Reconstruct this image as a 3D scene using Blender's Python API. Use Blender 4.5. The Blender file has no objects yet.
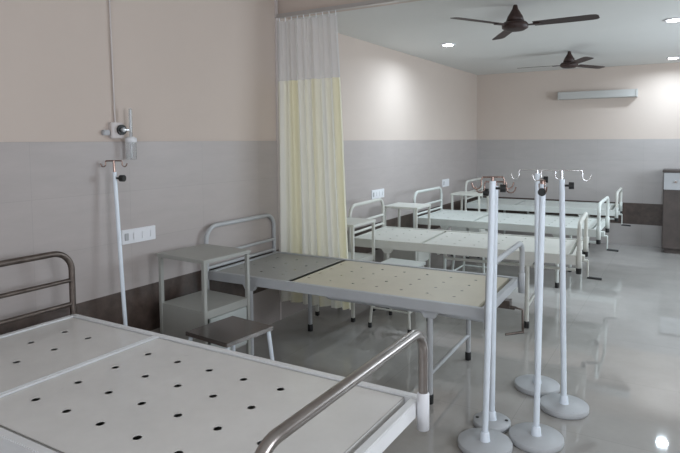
import bpy, bmesh, math, random
from mathutils import Vector, Matrix
random.seed(7)
PI = math.pi
scene = bpy.context.scene
C = scene.collection

# ------------------------------------------------------------------ camera
ya, pitch, roll = 0.5273, 0.0614, -0.0048
F = Vector((-math.sin(ya)*math.cos(pitch), math.cos(ya)*math.cos(pitch), -math.sin(pitch)))
R = Vector((math.cos(ya), math.sin(ya), 0))
U = R.cross(F)
R2 = R*math.cos(roll) + U*math.sin(roll)
U2 = -R*math.sin(roll) + U*math.cos(roll)
cd = bpy.data.cameras.new('camera')
cam = bpy.data.objects.new('camera', cd); C.objects.link(cam)
cam.matrix_world = Matrix(((R2.x, U2.x, -F.x, 2.925), (R2.y, U2.y, -F.y, 0.0), (R2.z, U2.z, -F.z, 1.5), (0, 0, 0, 1)))
cd.sensor_width = 36; cd.lens = 568.6*36/680
cd.shift_x = -16.1/680; cd.shift_y = -51.1/680
cd.clip_start = 0.05; cd.clip_end = 60
scene.camera = cam

# ------------------------------------------------------------------ light and exposure
scene.view_settings.view_transform = 'Standard'
scene.view_settings.look = 'None'
scene.view_settings.gamma = 1
scene.view_settings.use_curve_mapping = False
scene.view_settings.exposure = -0.06
w = bpy.data.worlds.new('world'); scene.world = w; w.use_nodes = True
w.node_tree.nodes['Background'].inputs[0].default_value = (0.75, 0.85, 1.0, 1)
w.node_tree.nodes['Background'].inputs[1].default_value = 1.0

def area_light(name, loc, rot, sx, sy, power, col, spread=PI, shape='RECTANGLE'):
    l = bpy.data.lights.new(name, 'AREA'); l.shape = shape; l.size = sx
    if shape == 'RECTANGLE': l.size_y = sy
    l.energy = power; l.color = col; l.spread = spread
    o = bpy.data.objects.new(name, l); C.objects.link(o); o.location = loc; o.rotation_euler = rot
    return o
YN, XR, YB, ZF, ZN, YBEAM = -1.6, 4.9, 8.88, 2.53, 3.0, 3.77
# daylight: one window behind the camera, one in the right wall beyond the frame
area_light('window_daylight', (2.6, YN+0.05, 1.55), (-PI/2+PI, 0, 0), 1.9, 1.3, 22, (0.88, 0.92, 1.0))
area_light('window_daylight', (XR-0.05, 1.5, 1.6), (0, PI/2, 0), 1.2, 1.7, 40, (0.88, 0.93, 1.0))
area_light('window_daylight', (XR-0.05, 6.2, 1.6), (0, PI/2, 0), 1.2, 2.0, 70, (0.78, 0.90, 1.0))

# ------------------------------------------------------------------ materials
def mat(name, col, rough=0.5, metal=0.0, spec=0.5, noise=0.0, nscale=8.0, coat=0.0, bump=0.0, rn=0.0):
    m = bpy.data.materials.new(name); m.use_nodes = True
    nt = m.node_tree; b = nt.nodes['Principled BSDF']
    b.inputs['Base Color'].default_value = (*col, 1)
    b.inputs['Roughness'].default_value = rough
    b.inputs['Metallic'].default_value = metal
    b.inputs['Specular IOR Level'].default_value = spec
    b.inputs['Coat Weight'].default_value = coat
    b.inputs['Coat Roughness'].default_value = 0.12
    tc = nt.nodes.new('ShaderNodeTexCoord')
    nz = nt.nodes.new('ShaderNodeTexNoise'); nz.inputs['Scale'].default_value = nscale
    nz.inputs['Detail'].default_value = 6; nz.inputs['Roughness'].default_value = 0.65
    nt.links.new(tc.outputs['Object'], nz.inputs['Vector'])
    cr = nt.nodes.new('ShaderNodeValToRGB')
    cr.color_ramp.elements[0].position = 0.32; cr.color_ramp.elements[1].position = 0.68
    a = 1-noise
    cr.color_ramp.elements[0].color = (col[0]*a, col[1]*a, col[2]*a, 1)
    cr.color_ramp.elements[1].color = (*col, 1)
    nt.links.new(nz.outputs['Fac'], cr.inputs['Fac'])
    nt.links.new(cr.outputs['Color'], b.inputs['Base Color'])
    if rn:
        mr = nt.nodes.new('ShaderNodeMapRange')
        mr.inputs['From Min'].default_value = 0.3; mr.inputs['From Max'].default_value = 0.7
        mr.inputs['To Min'].default_value = rough; mr.inputs['To Max'].default_value = rough+rn
        nt.links.new(nz.outputs['Fac'], mr.inputs['Value']); nt.links.new(mr.outputs['Result'], b.inputs['Roughness'])
    if bump:
        bp = nt.nodes.new('ShaderNodeBump'); bp.inputs['Strength'].default_value = bump; bp.inputs['Distance'].default_value = 0.01
        nt.links.new(nz.outputs['Fac'], bp.inputs['Height']); nt.links.new(bp.outputs['Normal'], b.inputs['Normal'])
    return m

def worn(name, col, chip, thr=0.62, rough=0.4, scale=9.0, coat=0.0, spec=0.5):
    """enamel paint with small chips and stains"""
    m = mat(name, col, rough, spec=spec, noise=0.08, nscale=5, coat=coat)
    nt = m.node_tree; b = nt.nodes['Principled BSDF']
    src = b.inputs['Base Color'].links[0].from_socket
    tc = nt.nodes.new('ShaderNodeTexCoord')
    nz = nt.nodes.new('ShaderNodeTexNoise'); nz.inputs['Scale'].default_value = scale; nz.inputs['Detail'].default_value = 9
    nz.inputs['Roughness'].default_value = 0.75
    nt.links.new(tc.outputs['Object'], nz.inputs['Vector'])
    cr = nt.nodes.new('ShaderNodeValToRGB'); cr.color_ramp.elements[0].position = thr; cr.color_ramp.elements[1].position = thr+0.09
    cr.color_ramp.elements[0].color = (0, 0, 0, 1); cr.color_ramp.elements[1].color = (0.75, 0.75, 0.75, 1)
    nt.links.new(nz.outputs['Fac'], cr.inputs['Fac'])
    mx = nt.nodes.new('ShaderNodeMixRGB'); mx.inputs[2].default_value = (*chip, 1)
    nt.links.new(cr.outputs['Color'], mx.inputs[0]); nt.links.new(src, mx.inputs[1]); nt.links.new(mx.outputs[0], b.inputs['Base Color'])
    return m

def tile_mat(name, col, bw, bh, axis, rough, vein=0.1, joint=0.75, off=0.0, zoff=0.0, spec=0.5, stretch=(1, 1, 1)):
    """glazed tile; axis: which two object axes carry the tile grid"""
    m = mat(name, col, rough, spec=spec, noise=vein, nscale=3.0)
    nt = m.node_tree; b = nt.nodes['Principled BSDF']
    src = b.inputs['Base Color'].links[0].from_socket
    nz = [n for n in nt.nodes if n.type == 'TEX_NOISE'][0]
    tc = [n for n in nt.nodes if n.type == 'TEX_COORD'][0]
    mp = nt.nodes.new('ShaderNodeMapping'); mp.inputs['Scale'].default_value = stretch
    nt.links.new(tc.outputs['Object'], mp.inputs['Vector']); nt.links.new(mp.outputs['Vector'], nz.inputs['Vector'])
    sp = nt.nodes.new('ShaderNodeSeparateXYZ'); cb = nt.nodes.new('ShaderNodeCombineXYZ')
    nt.links.new(tc.outputs['Object'], sp.inputs[0])
    nt.links.new(sp.outputs[axis[0]], cb.inputs[0]); nt.links.new(sp.outputs[axis[1]], cb.inputs[1])
    m2 = nt.nodes.new('ShaderNodeMapping'); m2.inputs['Location'].default_value = (off, zoff, 0)
    nt.links.new(cb.outputs[0], m2.inputs['Vector'])
    br = nt.nodes.new('ShaderNodeTexBrick'); br.offset = 0.0; br.squash = 1.0
    br.inputs['Scale'].default_value = 1.0; br.inputs['Brick Width'].default_value = bw; br.inputs['Row Height'].default_value = bh
    br.inputs['Mortar Size'].default_value = 0.0016; br.inputs['Mortar Smooth'].default_value = 0.2
    br.inputs['Color1'].default_value = (1, 1, 1, 1); br.inputs['Color2'].default_value = (0.965, 0.965, 0.965, 1)
    br.inputs['Mortar'].default_value = (joint, joint, joint, 1)
    nt.links.new(m2.outputs['Vector'], br.inputs['Vector'])
    mx = nt.nodes.new('ShaderNodeMixRGB'); mx.blend_type = 'MULTIPLY'; mx.inputs[0].default_value = 1
    nt.links.new(src, mx.inputs[1]); nt.links.new(br.outputs['Color'], mx.inputs[2]); nt.links.new(mx.outputs[0], b.inputs['Base Color'])
    return m

M = {}
M['paint'] = mat('cream_wall_paint', (0.60, 0.51, 0.45), 0.75, spec=0.2, noise=0.03, nscale=2)
M['ceil'] = mat('ceiling_paint', (0.70, 0.69, 0.665), 0.8, spec=0.2, noise=0.02, nscale=2)
M['tile_l'] = tile_mat('grey_wall_tile', (0.455, 0.405, 0.385), 0.6, 0.3, (1, 2), 0.42, vein=0.07, joint=0.88, off=0.12, stretch=(1, 1, 5))
M['tile_b'] = tile_mat('grey_wall_tile_far', (0.455, 0.42, 0.405), 0.6, 0.3, (0, 2), 0.35, vein=0.07, joint=0.88, stretch=(1, 1, 5))
M['band'] = mat('dark_band_tile', (0.105, 0.075, 0.062), 0.35, noise=0.45, nscale=14, bump=0.1)
M['floor'] = tile_mat('polished_floor_tile', (0.42, 0.40, 0.375), 0.8, 0.8, (0, 1), 0.035, vein=0.12, joint=0.80, off=0.25, zoff=0.2, spec=0.6)
M['floor'].node_tree.nodes['Principled BSDF'].inputs['IOR'].default_value = 1.85
M['white_plastic'] = mat('white_plastic', (0.78, 0.78, 0.80), 0.35)
M['socket_grey'] = mat('socket_grey', (0.45, 0.45, 0.46), 0.5)
M['black'] = mat('black_rubber', (0.012, 0.012, 0.012), 0.5)
M['steel'] = mat('worn_stainless', (0.38, 0.345, 0.325), 0.27, metal=1.0, noise=0.15, nscale=14, rn=0.06)
M['darksteel'] = mat('stained_steel', (0.20, 0.165, 0.145), 0.32, metal=0.9, noise=0.4, nscale=20, rn=0.15)
M['chrome'] = mat('chrome', (0.75, 0.74, 0.74), 0.12, metal=1.0)
M['browhook'] = mat('tarnished_chrome', (0.38, 0.27, 0.23), 0.2, metal=1.0, noise=0.3, nscale=30)
M['bed1'] = worn('bed_enamel_white', (0.74, 0.72, 0.69), (0.46, 0.44, 0.41), 0.66, 0.27, 7, coat=0.4)
M['bed1f'] = worn('bed_frame_white', (0.80, 0.80, 0.80), (0.35, 0.33, 0.3), 0.68, 0.3, 12, coat=0.3)
M['bed2f'] = worn('bed_frame_grey', (0.48, 0.49, 0.50), (0.22, 0.2, 0.18), 0.66, 0.4, 14)
M['bed2h'] = worn('bed_panel_grey', (0.36, 0.36, 0.34), (0.2, 0.18, 0.16), 0.60, 0.4, 9)
M['bed2p'] = worn('bed_panel_beige', (0.60, 0.55, 0.43), (0.36, 0.31, 0.24), 0.62, 0.42, 8)
M['cream'] = worn('bed_enamel_cream', (0.66, 0.655, 0.60), (0.40, 0.38, 0.33), 0.68, 0.4, 10)
M['mint'] = worn('bed_enamel_mint', (0.62, 0.645, 0.61), (0.36, 0.38, 0.34), 0.70, 0.4, 10)
M['locker1'] = worn('locker_grey_paint', (0.38, 0.38, 0.35), (0.25, 0.23, 0.2), 0.68, 0.4, 10)
M['locker_door'] = worn('locker_door_paint', (0.50, 0.53, 0.51), (0.3, 0.3, 0.28), 0.70, 0.4, 10)
M['stand'] = mat('stand_white_paint', (0.82, 0.88, 0.95), 0.22, noise=0.05, nscale=12)
M['disc'] = worn('base_disc_paint', (0.48, 0.49, 0.50), (0.2, 0.19, 0.18), 0.64, 0.45, 16)
M['fan'] = mat('brown_fan_enamel', (0.040, 0.018, 0.014), 0.5, noise=0.2, nscale=6)
M['wood'] = mat('dark_brown_laminate', (0.085, 0.066, 0.058), 0.45, noise=0.35, nscale=6)
M['drawer'] = mat('pale_grey_laminate', (0.42, 0.42, 0.43), 0.4, noise=0.04)
M['shelf'] = mat('white_shelf_paint', (0.46, 0.45, 0.43), 0.6)
M['shelf_under'] = mat('brown_board', (0.30, 0.26, 0.22), 0.6, noise=0.1)
M['rail'] = mat('aluminium_rail', (0.50, 0.48, 0.47), 0.35, metal=0.6)
M['pipe'] = mat('painted_pipe', (0.62, 0.56, 0.54), 0.5)

def emis(name, col, s):
    m = bpy.data.materials.new(name); m.use_nodes = True; nt = m.node_tree
    b = nt.nodes['Principled BSDF']; b.inputs['Emission Color'].default_value = (*col, 1); b.inputs['Emission Strength'].default_value = s
    return m
M['led'] = emis('led_diffuser', (0.85, 0.92, 1.0), 22)
M['sky'] = emis('daylit_window', (0.75, 0.87, 1.0), 2.2)

def glass():
    m = bpy.data.materials.new('clear_plastic'); m.use_nodes = True
    b = m.node_tree.nodes['Principled BSDF']; b.inputs['Base Color'].default_value = (0.93, 0.95, 0.96, 1)
    b.inputs['Roughness'].default_value = 0.08; b.inputs['Transmission Weight'].default_value = 0.85; b.inputs['IOR'].default_value = 1.2
    return m
M['glass'] = glass()

def curtain_mat(name, base, stripe, transp, net=False):
    m = bpy.data.materials.new(name); m.use_nodes = True; nt = m.node_tree
    out = nt.nodes['Material Output']; b = nt.nodes['Principled BSDF']; b.inputs['Roughness'].default_value = 0.8
    b.inputs['Specular IOR Level'].default_value = 0.15
    uv = nt.nodes.new('ShaderNodeUVMap'); uv.uv_map = 'UVMap'
    sp = nt.nodes.new('ShaderNodeSeparateXYZ'); nt.links.new(uv.outputs[0], sp.inputs[0])
    cb = nt.nodes.new('ShaderNodeCombineXYZ'); nt.links.new(sp.outputs[0], cb.inputs[0])
    nz = nt.nodes.new('ShaderNodeTexNoise'); nz.inputs['Scale'].default_value = 6.0; nz.inputs['Detail'].default_value = 1.0
    nt.links.new(cb.outputs[0], nz.inputs['Vector'])
    cr = nt.nodes.new('ShaderNodeValToRGB'); cr.color_ramp.elements[0].position = 0.45; cr.color_ramp.elements[1].position = 0.65
    cr.color_ramp.elements[0].color = (*base, 1); cr.color_ramp.elements[1].color = (*stripe, 1)
    nt.links.new(nz.outputs['Fac'], cr.inputs['Fac']); nt.links.new(cr.outputs['Color'], b.inputs['Base Color'])
    tl = nt.nodes.new('ShaderNodeBsdfTranslucent'); nt.links.new(cr.outputs['Color'], tl.inputs['Color'])
    mx = nt.nodes.new('ShaderNodeMixShader'); mx.inputs[0].default_value = 0.42
    nt.links.new(b.outputs[0], mx.inputs[1]); nt.links.new(tl.outputs[0], mx.inputs[2])
    last = mx.outputs[0]
    if transp:
        tr = nt.nodes.new('ShaderNodeBsdfTransparent'); m3 = nt.nodes.new('ShaderNodeMixShader'); m3.inputs[0].default_value = transp
        nt.links.new(last, m3.inputs[1]); nt.links.new(tr.outputs[0], m3.inputs[2]); last = m3.outputs[0]
    nt.links.new(last, out.inputs['Surface'])
    return m
M['cloth'] = curtain_mat('pale_yellow_cloth', (0.95, 0.93, 0.86), (0.95, 0.90, 0.66), 0.0)
M['net'] = curtain_mat('white_netting', (0.82, 0.80, 0.79), (0.78, 0.76, 0.75), 0.25)

# ------------------------------------------------------------------ mesh helpers
class MB:
    def __init__(s): s.v = []; s.f = []; s.sm = []; s.mi = []; s.cur = 0
    def add(s, vs, fs, smooth=False):
        o = len(s.v); s.v += [tuple(v) for v in vs]
        for f in fs: s.f.append(tuple(i+o for i in f)); s.sm.append(smooth); s.mi.append(s.cur)
    def box(s, x0, x1, y0, y1, z0, z1):
        vs = [(x, y, z) for z in (z0, z1) for y in (y0, y1) for x in (x0, x1)]
        s.add(vs, [(0, 2, 3, 1), (4, 5, 7, 6), (0, 1, 5, 4), (2, 6, 7, 3), (0, 4, 6, 2), (1, 3, 7, 5)]); return s
    def rbox(s, x0, x1, y0, y1, z0, z1, b=0.004):
        """box with bevelled edges"""
        bm = bmesh.new(); bmesh.ops.create_cube(bm, size=1)
        for v in bm.verts:
            v.co = Vector((x0+(v.co.x+.5)*(x1-x0), y0+(v.co.y+.5)*(y1-y0), z0+(v.co.z+.5)*(z1-z0)))
        bmesh.ops.bevel(bm, geom=bm.edges[:], offset=b, segments=2, affect='EDGES')
        bm.verts.ensure_lookup_table(); bm.verts.index_update()
        s.add([v.co[:] for v in bm.verts], [[v.index for v in f.verts] for f in bm.faces], False); bm.free(); return s
    def tube(s, pts, r, seg=12, caps=True, r2=None):
        pts = [Vector(p) for p in pts]; n = len(pts); rings = []
        t0 = (pts[1]-pts[0]).normalized()
        up = Vector((0, 0, 1)) if abs(t0.z) < 0.9 else Vector((1, 0, 0))
        nrm = (up - t0*up.dot(t0)).normalized()
        for i, p in enumerate(pts):
            t = (pts[min(i+1, n-1)]-pts[max(i-1, 0)]).normalized()
            nrm = (nrm - t*nrm.dot(t)).normalized(); bn = t.cross(nrm)
            rr = r if r2 is None else r+(r2-r)*i/(n-1)
            rings.append([p + (nrm*math.cos(2*PI*k/seg)+bn*math.sin(2*PI*k/seg))*rr for k in range(seg)])
        vs = [v for rg in rings for v in rg]; fs = []
        for i in range(n-1):
            for k in range(seg): fs.append((i*seg+k, i*seg+(k+1) % seg, (i+1)*seg+(k+1) % seg, (i+1)*seg+k))
        s.add(vs, fs, True)
        if caps:
            s.add(rings[0], [tuple(range(seg))[::-1]]); s.add(rings[-1], [tuple(range(seg))])
        return s
    def lathe(s, prof, cx=0, cy=0, seg=32, smooth=True):
        vs = []; fs = []
        for (r, z) in prof:
            for k in range(seg): vs.append((cx+r*math.cos(2*PI*k/seg), cy+r*math.sin(2*PI*k/seg), z))
        for i in range(len(prof)-1):
            for k in range(seg): fs.append((i*seg+k, i*seg+(k+1) % seg, (i+1)*seg+(k+1) % seg, (i+1)*seg+k))
        s.add(vs, fs, smooth)
        s.add([vs[k] for k in range(seg)], [tuple(range(seg))[::-1]]); s.add(vs[-seg:], [tuple(range(seg))])
        return s
    def prism(s, poly, axis, a, b):
        """polygon (p,q) extruded along axis from a to b"""
        def P(p, q, t): return {'x': (t, p, q), 'y': (p, t, q), 'z': (p, q, t)}[axis]
        n = len(poly); vs = [P(p, q, a) for p, q in poly]+[P(p, q, b) for p, q in poly]
        fs = [tuple(range(n))[::-1], tuple(range(n, 2*n))]+[(i, (i+1) % n, n+(i+1) % n, n+i) for i in range(n)]
        s.add(vs, fs); return s
    def build(s, name, m, parent=None, loc=None):
        me = bpy.data.meshes.new(name); me.from_pydata(s.v, [], s.f)
        ms = m if isinstance(m, (list, tuple)) else [m]
        for x in ms: me.materials.append(x)
        for p, sm, mi in zip(me.polygons, s.sm, s.mi): p.use_smooth = sm; p.material_index = mi
        bm = bmesh.new(); bm.from_mesh(me); bmesh.ops.recalc_face_normals(bm, faces=bm.faces); bm.to_mesh(me); bm.free()
        o = bpy.data.objects.new(name, me); C.objects.link(o)
        if parent: o.parent = parent
        if loc: o.location = loc
        return o

def bend(pts, rad, n=6):
    """polyline with rounded corners"""
    pts = [Vector(p) for p in pts]; out = [pts[0]]
    for i in range(1, len(pts)-1):
        p = pts[i]; a = (pts[i-1]-p).normalized(); b = (pts[i+1]-p).normalized()
        ang = a.angle(b); d = min(rad/math.tan(ang/2), (pts[i-1]-p).length*.49, (pts[i+1]-p).length*.49)
        r = d*math.tan(ang/2); c = p+(a+b).normalized()*(r/math.sin(ang/2))
        s0 = p+a*d; s1 = p+b*d; u = (s0-c); v = (s1-c); w_ = u.angle(v)
        for k in range(n+1):
            t = k/n; q = (u*math.sin((1-t)*w_)+v*math.sin(t*w_))/math.sin(w_); out.append(c+q)
    out.append(pts[-1]); return out

def tag(o, label=None, cat=None, group=None, kind=None):
    if label: o['label'] = label
    if cat: o['category'] = cat
    if group: o['group'] = group
    if kind: o['kind'] = kind
    return o
def thing(name, loc, rz, label, cat, group=None):
    o = bpy.data.objects.new(name, None); C.objects.link(o); o.empty_display_size = .1
    o.location = loc; o.rotation_euler = (0, 0, rz); return tag(o, label, cat, group)
def structure(o, label, cat): return tag(o, label, cat, None, 'structure')

# ------------------------------------------------------------------ room
T = 0.15
structure(MB().box(-T, XR+T, YN-T, YB+T, -0.12, 0).build('floor', M['floor']), 'pale polished tile floor reflecting the ward', 'floor')
structure(MB().box(-T, 0, YN-T, YB+T, 0, ZN).build('wall_left', M['paint']), 'long left wall with cream paint above grey tiles', 'wall')
structure(MB().box(0, XR, YB, YB+T, 0, ZF+.2).build('wall_back', M['paint']), 'far end wall with cream paint above grey tiles', 'wall')
structure(MB().box(0, XR, YBEAM+.15, YB, ZF, ZF+.15).build('ceiling', M['ceil']), 'white ceiling of the far ward with downlights', 'ceiling')
structure(MB().box(0, XR, YN, YBEAM, ZN, ZN+.15).build('ceiling_near', M['ceil']), 'higher ceiling above the nearest bed', 'ceiling')
structure(MB().box(0, XR, YBEAM, YBEAM+.15, ZF-.005, ZN).build('wall_bulkhead', M['paint']), 'cream bulkhead face above the curtain rail', 'wall')
# right wall with a window opening (out of frame), rear wall with a window opening
b = MB(); wy0, wy1, wz0, wz1 = 5.1, 7.3, 0.95, 2.2
b.box(XR, XR+T, YN, .6, 0, ZN); b.box(XR, XR+T, 2.4, wy0, 0, ZN); b.box(XR, XR+T, .6, 2.4, 0, wz0); b.box(XR, XR+T, .6, 2.4, wz1, ZN); b.box(XR, XR+T, wy1, YB, 0, ZN); b.box(XR, XR+T, wy0, wy1, 0, wz0); b.box(XR, XR+T, wy0, wy1, wz1, ZN)
structure(b.build('wall_right', M['paint']), 'right wall of the ward', 'wall')
b = MB(); x0, x1 = 1.6, 3.6
b.box(0, x0, YN-T, YN, 0, ZN); b.box(x1, XR, YN-T, YN, 0, ZN); b.box(x0, x1, YN-T, YN, 0, .85); b.box(x0, x1, YN-T, YN, 2.25, ZN)
structure(b.build('wall_near', M['paint']), 'wall behind the camera', 'wall')
# tiled dado, bands
def dado(name, zz, m, side, lab):
    b = MB()
    if side == 'l': b.box(0, 0.010, YN, YB-.010, *zz)
    else: b.box(0, XR, YB-.010, YB, *zz)
    structure(b.build(name, m), lab, 'wall tiles')
dado('trim_1', (0.6, 1.5), M['tile_l'], 'l', 'grey tiles on the left wall above the dark band')
dado('trim_2', (0.3, 0.6), M['band'], 'l', 'dark brown tile band along the left wall')
dado('trim_3', (0.0, 0.3), M['tile_l'], 'l', 'grey tiles on the left wall below the dark band')
dado('trim_4', (0.6, 1.5), M['tile_b'], 'b', 'grey tiles on the far wall above the dark band')
dado('trim_5', (0.3, 0.6), M['band'], 'b', 'dark brown tile band along the far wall')
dado('trim_6', (0.0, 0.3), M['tile_b'], 'b', 'grey tiles on the far wall below the dark band')
structure(MB().box(0, .014, YBEAM-.05, YBEAM-.025, 0, ZN).build('trim_7', M['pipe']), 'thin vertical strip on the wall beside the curtain', 'trim')

# ------------------------------------------------------------------ beds
BL, BW, BH = 1.97, 0.862, 0.60
def panel(x0, x1, y0, y1, z, us, vs, r=0.0140, lip=0.03, shade_sheet=True):
    """sheet-metal tray turned upside down with real round holes"""
    mb = MB(); N = 16
    hu = (us[1]-us[0])/2*0.8; hv = (vs[1]-vs[0])/2*0.8
    xs = [x0]; ys = [y0]
    for u in us: xs += [u-hu, u+hu]
    for v in vs: ys += [v-hv, v+hv]
    xs.append(x1); ys.append(y1)
    for i in range(len(xs)-1):
        for j in range(len(ys)-1):
            if i % 2 == 1 and j % 2 == 1:
                cx, cy = us[i//2], vs[j//2]; inn = []; outr = []; dn = []
                for k in range(N):
                    a = 2*PI*k/N+PI/4; c, s_ = math.cos(a), math.sin(a); q = max(abs(c), abs(s_))
                    inn.append((cx+r*c, cy+r*s_, z)); dn.append((cx+r*c, cy+r*s_, z-.0012)); outr.append((cx+hu*c/q, cy+hv*s_/q, z))
                mb.add(inn+outr+dn, [(k, (k+1) % N, N+(k+1) % N, N+k) for k in range(N)]+[(2*N+k, 2*N+(k+1) % N, (k+1) % N, k) for k in range(N)])
            else:
                mb.add([(xs[i], ys[j], z), (xs[i+1], ys[j], z), (xs[i+1], ys[j+1], z), (xs[i], ys[j+1], z)], [(0, 1, 2, 3)])
    t = .002
    if shade_sheet: mb.box(x0, x1, y0, y1, z-lip-.001, z-lip)  # unseen sheet added under the tray to block light, so the holes look dark
    mb.box(x0, x1, y0, y0+t, z-lip, z); mb.box(x0, x1, y1-t, y1, z-lip, z)
    mb.box(x0, x0+t, y0, y1, z-lip, z); mb.box(x1-t, x1, y0, y1, z-lip, z)
    return mb

def arch(x, y0, y1, z0, zt, r, rad=0.09, dx=0.0):
    return MB().tube(bend([(x, y0, z0), (x+dx, y0, zt), (x+dx, y1, zt), (x, y1, z0)], rad, 10), r, 16)

def make_bed(name, loc, rz, label, mf, mhp, mfp, mhb, mft, crank=True, cap=None, BW=.862, BL=1.97, BH=.60, h=.06, hx=.64, us=None, hus=None, vs=None, legs=(.38, 1.62), bars=(.745, .655), ht=.905, fr_z=.82, hbx=-.02, fy=(.03, .03), tips=False, ridge=False):
    t = thing(name, loc, rz, label, 'bed', 'iron hospital beds in the ward row')
    fr = MB(); q = .032
    fr.rbox(0, BL, 0, q, BH-h, BH, .003); fr.rbox(0, BL, BW-q, BW, BH-h, BH, .003)
    fr.rbox(0, q, q, BW-q, BH-h, BH, .003); fr.rbox(BL-q, BL, q, BW-q, BH-h, BH-.004, .003)
    fr.box(hx-.01, hx+.045, q, BW-q, BH-h, BH-.034)
    if ridge:
        for a in (.002, .021): fr.box(hx+a, hx+a+.005, q, BW-q, BH-.03, BH+.0015)
        fr.box(hx+.007, hx+.021, q, BW-q, BH-.03, BH-.008)
    fr.build('frame', mf, t)
    pz = BH-.006; vs = vs or [BW/2+.165*(i-1.5) for i in range(4)]
    us = us or [.745+.17*i for i in range(7)]; hus = hus or [.14+.18*i for i in range(3)]
    panel(q+.004, hx, q+.004, BW-q-.004, pz, hus, vs, .014 if ridge else .0105, shade_sheet=ridge).build('head_panel', mhp, t)
    panel(hx+.028, BL-q-.022, q+.010, BW-q-.004, pz, us, vs, .014 if ridge else .0105, lip=.036, shade_sheet=ridge).build('foot_panel', mfp, t)
    # headboard: bent tube with two cross bars
    hb = arch(hbx, .008, BW-.008, .45, ht, .0155, .10)
    for z in bars: hb.tube([(hbx, .01, z), (hbx, BW-.01, z)], .0115, 12)
    hb.build('headboard', mhb, t)
    fb = arch(BL+.02, fy[0], BW-fy[1], BH-.05, fr_z, .0165, .085, 0.0).build('foot_rail', mft, t)
    for y in (fy[0], BW-fy[1]):
        MB().lathe([(.0205, BH-.10), (.0215, BH-.10), (.0215, BH+.025), (.018, BH+.03)], BL+.02, y, 16).build('rail_socket', cap or mf, fb)
        if tips: MB().lathe([(.019, BH-.145), (.021, BH-.14), (.021, BH-.10)], BL+.02, y, 14).build('end_plug', M['black'], fb)
    # legs in two H-shaped pairs
    for x in legs:
        for y in (.035, BW-.035):
            l = MB().tube([(x, y, .03), (x, y, BH-h)], .0165, 14)
            l.prism([(x-.055, BH-h), (x+.055, BH-h), (x+.03, BH-h-.04), (x-.03, BH-h-.04)], 'y', y-.018, y+.018)
            lo = l.build('leg', mf, t)
            MB().lathe([(.019, 0.0), (.0205, .004), (.0205, .05), (.0175, .055)], x, y, 14).build('rubber_foot', M['black'], lo)
        if x > 1: MB().tube([(x, .04, .17), (x, BW-.04, .17)], .0115, 10).build('leg_brace', mf, t)
    # lifting rod and folding crank under the foot end
    rod = MB().tube(bend([(.80, .26, .53), (.80, .26, .455), (BL-.02, .26, .455)], .03), .013, 10)
    rod.tube([(.80, .05, .535), (.80, BW-.05, .535)], .012, 10)
    ro = rod.build('lifting_rod', mf, t)
    if crank:
        cx = BL+.03; cy = .43
        k = MB().box(BL-.03, BL+.035, cy-.03, cy+.03, .50, .545)
        k.tube([(BL-.05, cy, .50), (cx+.03, cy, .50)], .012, 10)
        ko = k.build('crank', mf if crank == 1 else M['darksteel'], t)
        g = crank == 1
        MB().tube([(cx+.03, cy, .505), (cx+(.03 if g else .075), cy, .495), (cx+(.03 if g else .075), cy+.01, .36)], .007, 8).build('crank_arm', mf if g else M['darksteel'], ko)
        MB().tube([(cx+(.025 if g else .08), cy+.01, .36), (cx+.135 if g else cx-.01, cy+.03 if g else cy-.06, .352)], .011 if g else .008, 10).build('crank_handle', M['black'] if g else M['darksteel'], ko)
    return t

make_bed('hospital_bed', (.175, .905, 0), .008, 'white iron bed nearest the camera, perforated top, stained steel end rails', M['bed1f'], M['bed1'], M['bed1'], M['darksteel'], M['steel'], crank=0, cap=M['white_plastic'], BW=.89, us=[.79+.176*i for i in range(6)], hus=[.21, .385], vs=[.206+.1625*i for i in range(4)], ht=.932, ridge=True, bars=(.78, .655), hbx=-.005, fr_z=.855, fy=(-.05, .04))
make_bed('hospital_bed', (.075, 2.85, 0), .035, 'grey iron bed with a beige perforated foot panel, beside the curtain', M['bed2f'], M['bed2h'], M['bed2p'], M['bed2f'], M['bed2f'], crank=2, BW=.80, BL=1.945, fr_z=.835, fy=(-.02, .0), us=[.71+.167*i for i in range(7)], vs=[.18+.145*i for i in range(4)], bars=(.70, .615), legs=(.34, 1.62))
make_bed('hospital_bed', (.32, 4.385, 0), .075, 'cream iron bed just beyond the curtain, third from the camera', M['cream'], M['cream'], M['cream'], M['cream'], M['cream'], BW=.78, BL=1.90, BH=.62, h=.075, fr_z=.86, tips=True, legs=(.34, 1.54), bars=(.74, .65))
make_bed('hospital_bed', (.28, 5.88, 0), .012, 'pale green iron bed, the second from the far wall', M['mint'], M['mint'], M['mint'], M['mint'], M['mint'], BL=1.90, BH=.625, h=.075, fr_z=.87, tips=True, legs=(.34, 1.54), bars=(.74, .65))
make_bed('hospital_bed', (.22, 7.79, 0), .03, 'pale green iron bed against the far wall', M['mint'], M['mint'], M['mint'], M['cream'], M['cream'], BW=.84, BL=1.93, h=.075, tips=True, legs=(.34, 1.54))

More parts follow.
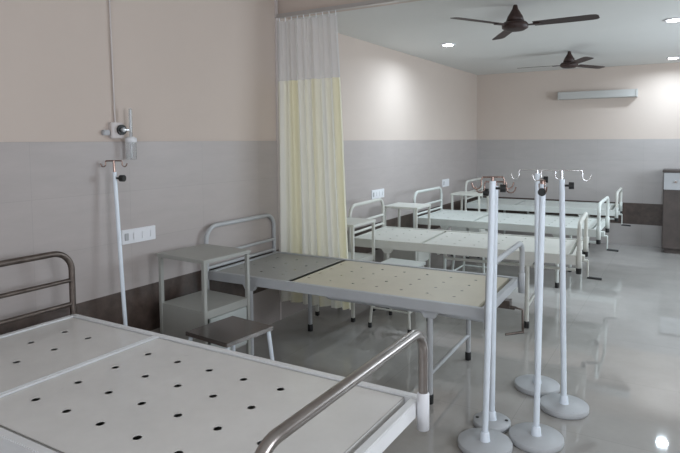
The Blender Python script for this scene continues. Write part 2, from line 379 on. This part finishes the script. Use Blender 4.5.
# ------------------------------------------------------------------ bedside lockers
def make_locker(loc, rz, label, m, md, W=.38):
    t = thing('bedside_locker', loc, rz, label, 'bedside locker', 'open-topped bedside lockers')
    D, H = .38, .81; s = .0115
    MB().rbox(-.006, W+.006, -.006, D+.006, H-.022, H, .003).build('top', m, t)
    for x in (s, W-s):
        for y in (s, D-s):
            l = MB().rbox(x-s, x+s, y-s, y+s, .02, H-.022, .002).build('leg', m, t)
            MB().box(x-s-.002, x+s+.002, y-s-.002, y+s+.002, 0, .035).build('rubber_foot', M['black'], l)
    b = MB(); b.rbox(.006, W-.006, .006, D-.006, .49, .502, .002)
    b.box(.006, W-.02, .006, .010, .2, .49); b.box(.006, W-.02, D-.010, D-.006, .2, .49); b.box(.006, .010, .01, D-.01, .2, .49); b.box(.006, W-.02, .006, D-.006, .2, .206)
    b.box(W-.014, W-.006, .022, D-.022, .455, .49)
    b.build('cabinet_body', m, t)
    d = MB().rbox(W-.016, W-.002, .045, D-.03, .215, .452, .003).build('door', md, t)
    MB().rbox(W-.002, W+.012, D-.075, D-.055, .33, .37, .003).build('handle', M['chrome'], d)
    return t
make_locker((.118, 2.385, 0), -.045, 'grey bedside locker left of the grey and beige bed, nearest the camera', M['locker1'], M['locker_door'], W=.405)
make_locker((.20, 3.975, 0), .0, 'cream bedside locker half hidden by the curtain', M['cream'], M['cream'])
make_locker((.17, 5.3, 0), .02, 'cream bedside locker between the third bed and the fourth bed', M['cream'], M['cream'])
make_locker((.30, 6.95, 0), .0, 'cream bedside locker between the two farthest beds', M['cream'], M['cream'])

# ------------------------------------------------------------------ foot stools
def make_stool(loc, rz, label, mt, ml, H=.5):
    t = thing('foot_stool', loc, rz, label, 'stool', 'metal stools beside the lockers')
    a = .16; b_ = .165
    tp = MB().rbox(-a, a, -b_, b_, H-.022, H, .0015); tp.build('seat', mt, t)
    for sx in (-1, 1):
        for sy in (-1, 1):
            p0 = Vector((sx*(a-.02), sy*(b_-.02), H-.02)); p1 = Vector((sx*(a+.015), sy*(b_+.02), .02))
            l = MB().tube([p1, p0], .0115, 10).build('leg', ml, t)
            MB().lathe([(.0145, 0), (.0155, .003), (.0155, .035), (.0125, .04)], p1.x, p1.y, 12).build('rubber_foot', M['black'], l)
    for sy in (-1, 1): MB().tube([(-(a+.003), sy*(b_+.004), .16), ((a+.003), sy*(b_+.004), .16)], .008, 8).build('stretcher', ml, t)
    for sx in (-1, 1): MB().tube([(sx*(a+.003), -(b_+.004), .16), (sx*(a+.003), (b_+.004), .16)], .008, 8).build('stretcher', ml, t)
    return t
M['stooltop'] = mat('polished_dark_steel', (0.24, 0.215, 0.20), 0.18, metal=0.95, noise=0.15, nscale=7, rn=0.10)
make_stool((.84, 2.235, 0), -.09, 'stool with a dark polished steel top in front of the grey locker', M['stooltop'], M['stand'])
make_stool((.93, 4.12, 0), .0, 'pale painted stool under the gap beyond the grey and beige bed', M['mint'], M['cream'])
make_stool((1.05, 5.62, 0), .0, 'pale painted stool seen below the cream bed near its middle', M['mint'], M['mint'])

# ------------------------------------------------------------------ drip stands
def hook(mb, p, d, r=.0035, s=1.0):
    """U hook at p opening upward, leaning out along unit vector d"""
    p = Vector(p); pts = [p, p+d*.006*s+Vector((0, 0, -.018))*s]
    c = p+d*.026*s+Vector((0, 0, -.032))*s
    for k in range(13):
        a = PI*.88+PI*1.05*k/12; pts.append(c+d*math.cos(a)*.022*s+Vector((0, 0, math.sin(a)*.024*s)))
    e = pts[-1]; pts.append(e+d*.004*s+Vector((0, 0, .012*s)))
    mb.tube(pts, r, 8)
def make_stand(loc, rz, label, h, bar, tilt, mh, rod=.04, discm=None, bolts=False, pr=.0150, hs=1.0, br=.131):
    """tilt: (dx,dy) offset of the pole's top"""
    t = thing('drip_stand', loc, rz, label, 'drip stand', 'white drip stands on round bases')
    B = MB().lathe([(br-.01, 0), (br-.003, .003), (br, .008), (br, .029), (br-.004, .032), (.02, .035)], 0, 0, 48).build('base', discm or M['disc'], t)
    for a in ((1.5, 4.7) if bolts else ()):
        MB().lathe([(.009, .0345), (.009, .0365), (.004, .037)], .075*math.cos(a), .075*math.sin(a), 12).build('bolt', M['black'], B)
    MB().lathe([(.026, .034), (.024, .045), (.021, .075), (.017, .078)], 0, 0, 24).build('collar', M['stand'], t)
    top = Vector((tilt[0]*math.cos(rz)+tilt[1]*math.sin(rz), -tilt[0]*math.sin(rz)+tilt[1]*math.cos(rz), h))
    MB().tube([(0, 0, .035), top], pr, 20).build('pole', M['stand'], t)
    ax = top.normalized(); k = MB(); tp = top+ax*rod
    k.tube([top-ax*.05, tp], .0065, 10)
    k.tube([tp-Vector((0, bar, 0)), tp+Vector((0, bar, 0))], .0042, 10)
    hook(k, tp-Vector((0, bar, 0)), Vector((0, -1, 0)), s=hs); hook(k, tp+Vector((0, bar, 0)), Vector((0, 1, 0)), s=hs)
    k.build('hook_bar', mh, t)
    kn = MB().tube([top-ax*.035, top-ax*.035+Vector((.008, .034, .0))], .006, 8)
    q = top-ax*.035+Vector((.008, .034, 0)); dd = Vector((.23, .97, 0)).normalized()
    kn.tube([q, q+dd*.006, q+dd*.02, q+dd*.026], .019, 14)
    kn.build('clamp_knob', M['black'], t)
    return t
az = ya  # stand bars face along their own y
make_stand((2.108, 2.642, 0), -1.0, 'front left drip stand of the middle group, tarnished hooks, nearest the camera', 1.305, .05, (.022, .013), M['browhook'], .018)
make_stand((2.074, 2.868, 0), -1.25+PI, 'drip stand tucked right behind the front left one, mostly hidden by its pole', 1.265, .05, (.006, .003), M['browhook'], .02, bolts=True, br=.096)
make_stand((2.312, 2.822, 0), -2.75, 'drip stand at front centre of the group with a low tarnished hook bar', 1.285, .045, (.012, .007), M['browhook'], .02)
make_stand((2.178, 3.445, 0), -PI/2+.45, 'rearmost drip stand of the middle group with wide chrome hooks', 1.30, .10, (-.016, -.009), M['chrome'], .022)
make_stand((2.369, 3.244, 0), -PI/2+.45, 'drip stand on the right of the group, leaning slightly left', 1.285, .105, (-.029, -.017), M['chrome'], .047)
make_stand((.165, 2.12, 0), -1.04, 'drip stand against the left wall behind the nearest bed', 1.325, .045, (-.080, 0), M['browhook'], .065, pr=.0115, hs=.6)

# ------------------------------------------------------------------ curtain and rail
rl = MB(); rl.box(.0, XR, YBEAM-.045, YBEAM-.015, ZF-.03, ZF-.005); rl.box(.0, XR, YBEAM-.05, YBEAM-.01, ZF-.036, ZF-.03)
tag(rl.build('curtain_rail', M['rail']), 'aluminium curtain rail running under the bulkhead', 'curtain rail')
cu = thing('privacy_curtain', (0.006, YBEAM-.03, 0), 0, 'pale yellow privacy curtain with a white net top, gathered at the wall', 'curtain')
def curtain_mesh(name, z0, z1, m, nz):
    NU = 260; me = bpy.data.meshes.new(name); vs = []; fs = []; uvs = []
    for j in range(nz+1):
        z = z0+(z1-z0)*j/nz; k = (2.48-z)/2.25
        W = .575+.125*k
        for i in range(NU+1):
            u = i/NU
            ph = u*2*PI*7.5+1.1*math.sin(u*13)+.35*math.sin(z*2.1+u*7)
            amp = .016+.010*k+.005*math.sin(u*21)
            y = amp*math.sin(ph)+.006*math.sin(ph*2.3+z*1.2)
            x = W*(u+.006*math.sin(ph*1.0+1.3))
            vs.append((x, y-.012*k, z+(.02*u if j == 0 and z0 < 1 else 0))); uvs.append((u, z))
    for j in range(nz):
        for i in range(NU):
            a = j*(NU+1)+i; fs.append((a, a+1, a+NU+2, a+NU+1))
    me.from_pydata(vs, [], fs); ul = me.uv_layers.new(name='UVMap')
    for p in me.polygons:
        p.use_smooth = True
        for li in p.loop_indices: ul.data[li].uv = uvs[me.loops[li].vertex_index]
    me.materials.append(m)
    o = bpy.data.objects.new(name, me); C.objects.link(o); o.parent = cu; return o
curtain_mesh('cloth_panel', .17, 1.985, M['cloth'], 36)
tag(curtain_mesh('net_panel', 1.985, 2.465, M['net'], 10), 'white net strip')
for i in range(10):
    x = .025+.06*i
    MB().tube(bend([(x, 0, 2.455), (x, .004, 2.475), (x, 0, 2.495)], .005), .004, 8).build('curtain_hook', M['white_plastic'], cu)

# ------------------------------------------------------------------ wall fittings
def plate(y0, y1, z0, z1, label, n):
    t = thing('switch_plate', (.010, y0, z0), 0, label, 'switch plate', 'white electrical plates on the left wall')
    w_ = y1-y0; h_ = z1-z0
    MB().rbox(0, .012, 0, w_, 0, h_, .003).build('plate', M['white_plastic'], t)
    for k in range(n):
        c = w_*(k+.5)/n
        MB().rbox(.012, .017, c-.014, c+.014, h_*.25, h_*.75, .002).build('rocker', M['white_plastic'] if k else M['socket_grey'], t)
    return t
plate(2.205, 2.455, .882, .970, 'white switch plate beside the wall-side drip stand', 4)
plate(5.32, 5.61, .868, .965, 'white switch plate above the cream locker by the third bed', 4)
plate(7.36, 7.61, .850, .955, 'white switch plate above the fourth bed, farthest along the wall', 3)

ox = thing('oxygen_outlet', (.010, 2.185, 1.507), 0, 'oxygen wall outlet with round black dial and clear humidifier bottle', 'oxygen outlet')
MB().rbox(-.010, .02, -.035, .05, .012, .105, .004).build('outlet_box', M['pipe'], ox)
MB().rbox(-.008, .016, -.085, -.04, .03, .06, .004).build('side_coupling', M['socket_grey'], ox)
g = MB(); 
def xcyl(mb, x0, x1, y, z, r, seg=24): mb.tube([(x0, y, z), (x1, y, z)], r, seg)
xcyl(g, .02, .035, .028, .062, .030); g.build('dial', M['black'], ox)
g = MB(); xcyl(g, .035, .052, .028, .062, .013); g.build('dial_hub', M['socket_grey'], ox)
g = MB(); g.tube([(.045, .028, .062), (.045, .073, .062)], .008, 10); g.build('connector', M['chrome'], ox)
g = MB().lathe([(.009, .02), (.011, .03), (.011, .185), (.006, .19)], .05, .073, 16); g.build('flow_tube', M['glass'], ox)
g = MB().lathe([(.005, .02), (.005, .18)], .05, .073, 10); g.build('flow_scale', M['white_plastic'], ox)
g = MB().lathe([(.030, -.012), (.033, -.008), (.033, .012), (.015, .022)], .05, .073, 24); g.build('bottle_cap', M['white_plastic'], ox)
g = MB().lathe([(.024, -.115), (.030, -.108), (.030, -.012)], .05, .073, 24); g.build('humidifier_bottle', M['glass'], ox)
g = MB().lathe([(.0055, -.1), (.0055, -.012)], .05, .073, 10); g.build('dip_tube', M['white_plastic'], ox)
tag(MB().tube([(.010, 2.190, 1.60), (.010, 2.165, ZN)], .005, 10).build('gas_pipe', M['pipe']), 'thin painted pipe running up the wall from the oxygen outlet', 'pipe')

# ------------------------------------------------------------------ ceiling fans and lights
def make_fan(x, y, rot, label):
    t = thing('ceiling_fan', (x, y, ZF), rot, label, 'ceiling fan', 'brown three-blade ceiling fans')
    MB().lathe([(.012, 0), (.016, -.004), (.022, -.03), (.055, -.085), (.07, -.125), (.03, -.13)], 0, 0, 28).build('canopy', M['fan'], t)
    MB().lathe([(.03, -.125), (.085, -.132), (.10, -.150), (.098, -.175), (.07, -.192), (.02, -.198)], 0, 0, 32).build('motor', M['fan'], t)
    for k in range(3):
        a = k*2*PI/3; ca, sa = math.cos(a), math.sin(a)
        def P(r, w_, z): return (r*ca-w_*sa, r*sa+w_*ca, z)
        arm = MB(); arm.add([P(.08, -.018, -.158), P(.08, .018, -.158), P(.19, .03, -.158), P(.19, -.03, -.158), P(.08, -.018, -.163), P(.08, .018, -.163), P(.19, .03, -.163), P(.19, -.03, -.163)],
                            [(0, 1, 2, 3), (7, 6, 5, 4), (0, 4, 5, 1), (1, 5, 6, 2), (2, 6, 7, 3), (3, 7, 4, 0)])
        arm.build('blade_arm', M['fan'], t)
        bl = MB(); top = []; n = 14
        outline = [(.14, .048), (.35, .054), (.55, .055), (.585, .048), (.60, .03)]
        L_ = [(r, w_) for r, w_ in outline]; Rr = [(r, -w_) for r, w_ in reversed(outline)]
        pl = L_+Rr
        up = [P(r, w_, -.156-w_*.14+.0015) for r, w_ in pl]; dn = [P(r, w_, -.156-w_*.14-.0015) for r, w_ in pl]
        m_ = len(pl); half = len(outline)
        fs = []
        for i in range(half-1):
            a0, a1, b0, b1 = i, i+1, m_-1-i, m_-2-i
            fs.append((a0, a1, b1, b0)); fs.append((m_+b0, m_+b1, m_+a1, m_+a0))
        for i in range(m_): j = (i+1) % m_; fs.append((i, m_+i, m_+j, j))
        bl.add(up+dn, fs); bl.build('blade', M['fan'], t)
    return t
make_fan(1.757, 4.44, math.radians(-1), 'brown three-blade ceiling fan nearer the camera')
make_fan(1.70, 7.08, math.radians(60), 'brown three-blade ceiling fan farther away, near the end wall')

def make_light(x, y, label, power):
    t = thing('downlight', (x, y, ZF), 0, label, 'ceiling light', 'round recessed ceiling lights')
    MB().lathe([(.062, -.001), (.085, -.001), (.083, -.007), (.064, -.009)], 0, 0, 40).build('rim', M['white_plastic'], t)
    MB().lathe([(.055, -.010), (.054, -.013), (.01, -.014)], 0, 0, 40).build('diffuser', M['led'], t)
    l = area_light('downlight_lamp', (0, 0, -.02), (0, 0, 0), .12, .12, power, (0.74, 0.88, 1.0), math.radians(165), 'DISK'); l.parent = t
make_light(.665, 5.863, 'round downlight at left, above the third and fourth beds', 17)
make_light(2.795, 5.69, 'round downlight at the upper right, nearer of the two on the right', 17)
make_light(2.74, 8.33, 'round downlight at the right close to the far wall', 15)

# ------------------------------------------------------------------ shelf box on far wall, cabinet
sh = thing('wall_fixture', (1.26, YB, 2.085), 0, 'long slim white boxed fixture mounted high on the far wall', 'wall fixture')
MB().rbox(.02, 1.03, -.14, 0, 0, .105, .006).build('housing', M['shelf'], sh)
for x in (0, 1.03): MB().rbox(x, x+.02, -.143, 0, -.003, .108, .004).build('end_cap', M['shelf'], sh)

cb = thing('storage_cabinet', (2.665, YB-.012, 0), 0, 'dark brown cabinet with pale drawer fronts against the far wall at right', 'cabinet')
MB().box(0, 1.1, -.43, 0, .06, 1.065).box(.03, 1.07, -.40, 0, 0, .06).build('body', M['wood'], cb)
MB().rbox(-.012, 1.112, -.455, 0, 1.065, 1.095, .003).build('worktop', M['wood'], cb)
for i in range(2):
    x = .005+.548*i
    d = MB().rbox(x, x+.542, -.448, -.43, .84, 1.06, .003).build('drawer', M['drawer'], cb)
    MB().tube([(x+.14, -.448, .945), (x+.14, -.47, .945)], .010, 14).tube([(x+.14, -.468, .945), (x+.14, -.476, .945)], .016, 16).build('knob', M['chrome'], d)
    e = MB().rbox(x, x+.542, -.448, -.43, .07, .835, .003).build('door', M['wood'], cb)
    MB().tube([(x+.49, -.448, .6), (x+.49, -.47, .6)], .010, 12).build('knob', M['chrome'], e)

# ------------------------------------------------------------------ windows out of frame
def window(name, x0, x1, y0, y1, z0, z1, axis, label):
    t = thing(name, (0, 0, 0), 0, label, 'window'); t['kind'] = 'structure'
    f = MB(); k = .05
    if axis == 'y':
        f.box(x0, x0+k, y0, y1, z0, z1); f.box(x1-k, x1, y0, y1, z0, z1); f.box(x0, x1, y0, y1, z0, z0+k); f.box(x0, x1, y0, y1, z1-k, z1); f.box((x0+x1)/2-k/2, (x0+x1)/2+k/2, y0, y1, z0, z1)
        p = MB().box(x0, x1, y0-.02, y0-.015, z0, z1)
    else:
        f.box(x0, x1, y0, y0+k, z0, z1); f.box(x0, x1, y1-k, y1, z0, z1); f.box(x0, x1, y0, y1, z0, z0+k); f.box(x0, x1, y0, y1, z1-k, z1); f.box(x0, x1, (y0+y1)/2-k/2, (y0+y1)/2+k/2, z0, z1)
        p = MB().box(x1+.015, x1+.02, y0, y1, z0, z1)
    f.build('window_frame', M['white_plastic'], t); p.build('pane', M['sky'], t)
window('window_1', 1.6, 3.6, YN-.10, YN-.05, .85, 2.25, 'y', 'bright window behind the camera')
window('window_2', XR+.05, XR+.10, wy0, wy1, wz0, wz1, 'x', 'bright window in the right wall')
window('window_3', XR+.05, XR+.10, .6, 2.4, wz0, wz1, 'x', 'bright window in the right wall near the camera')
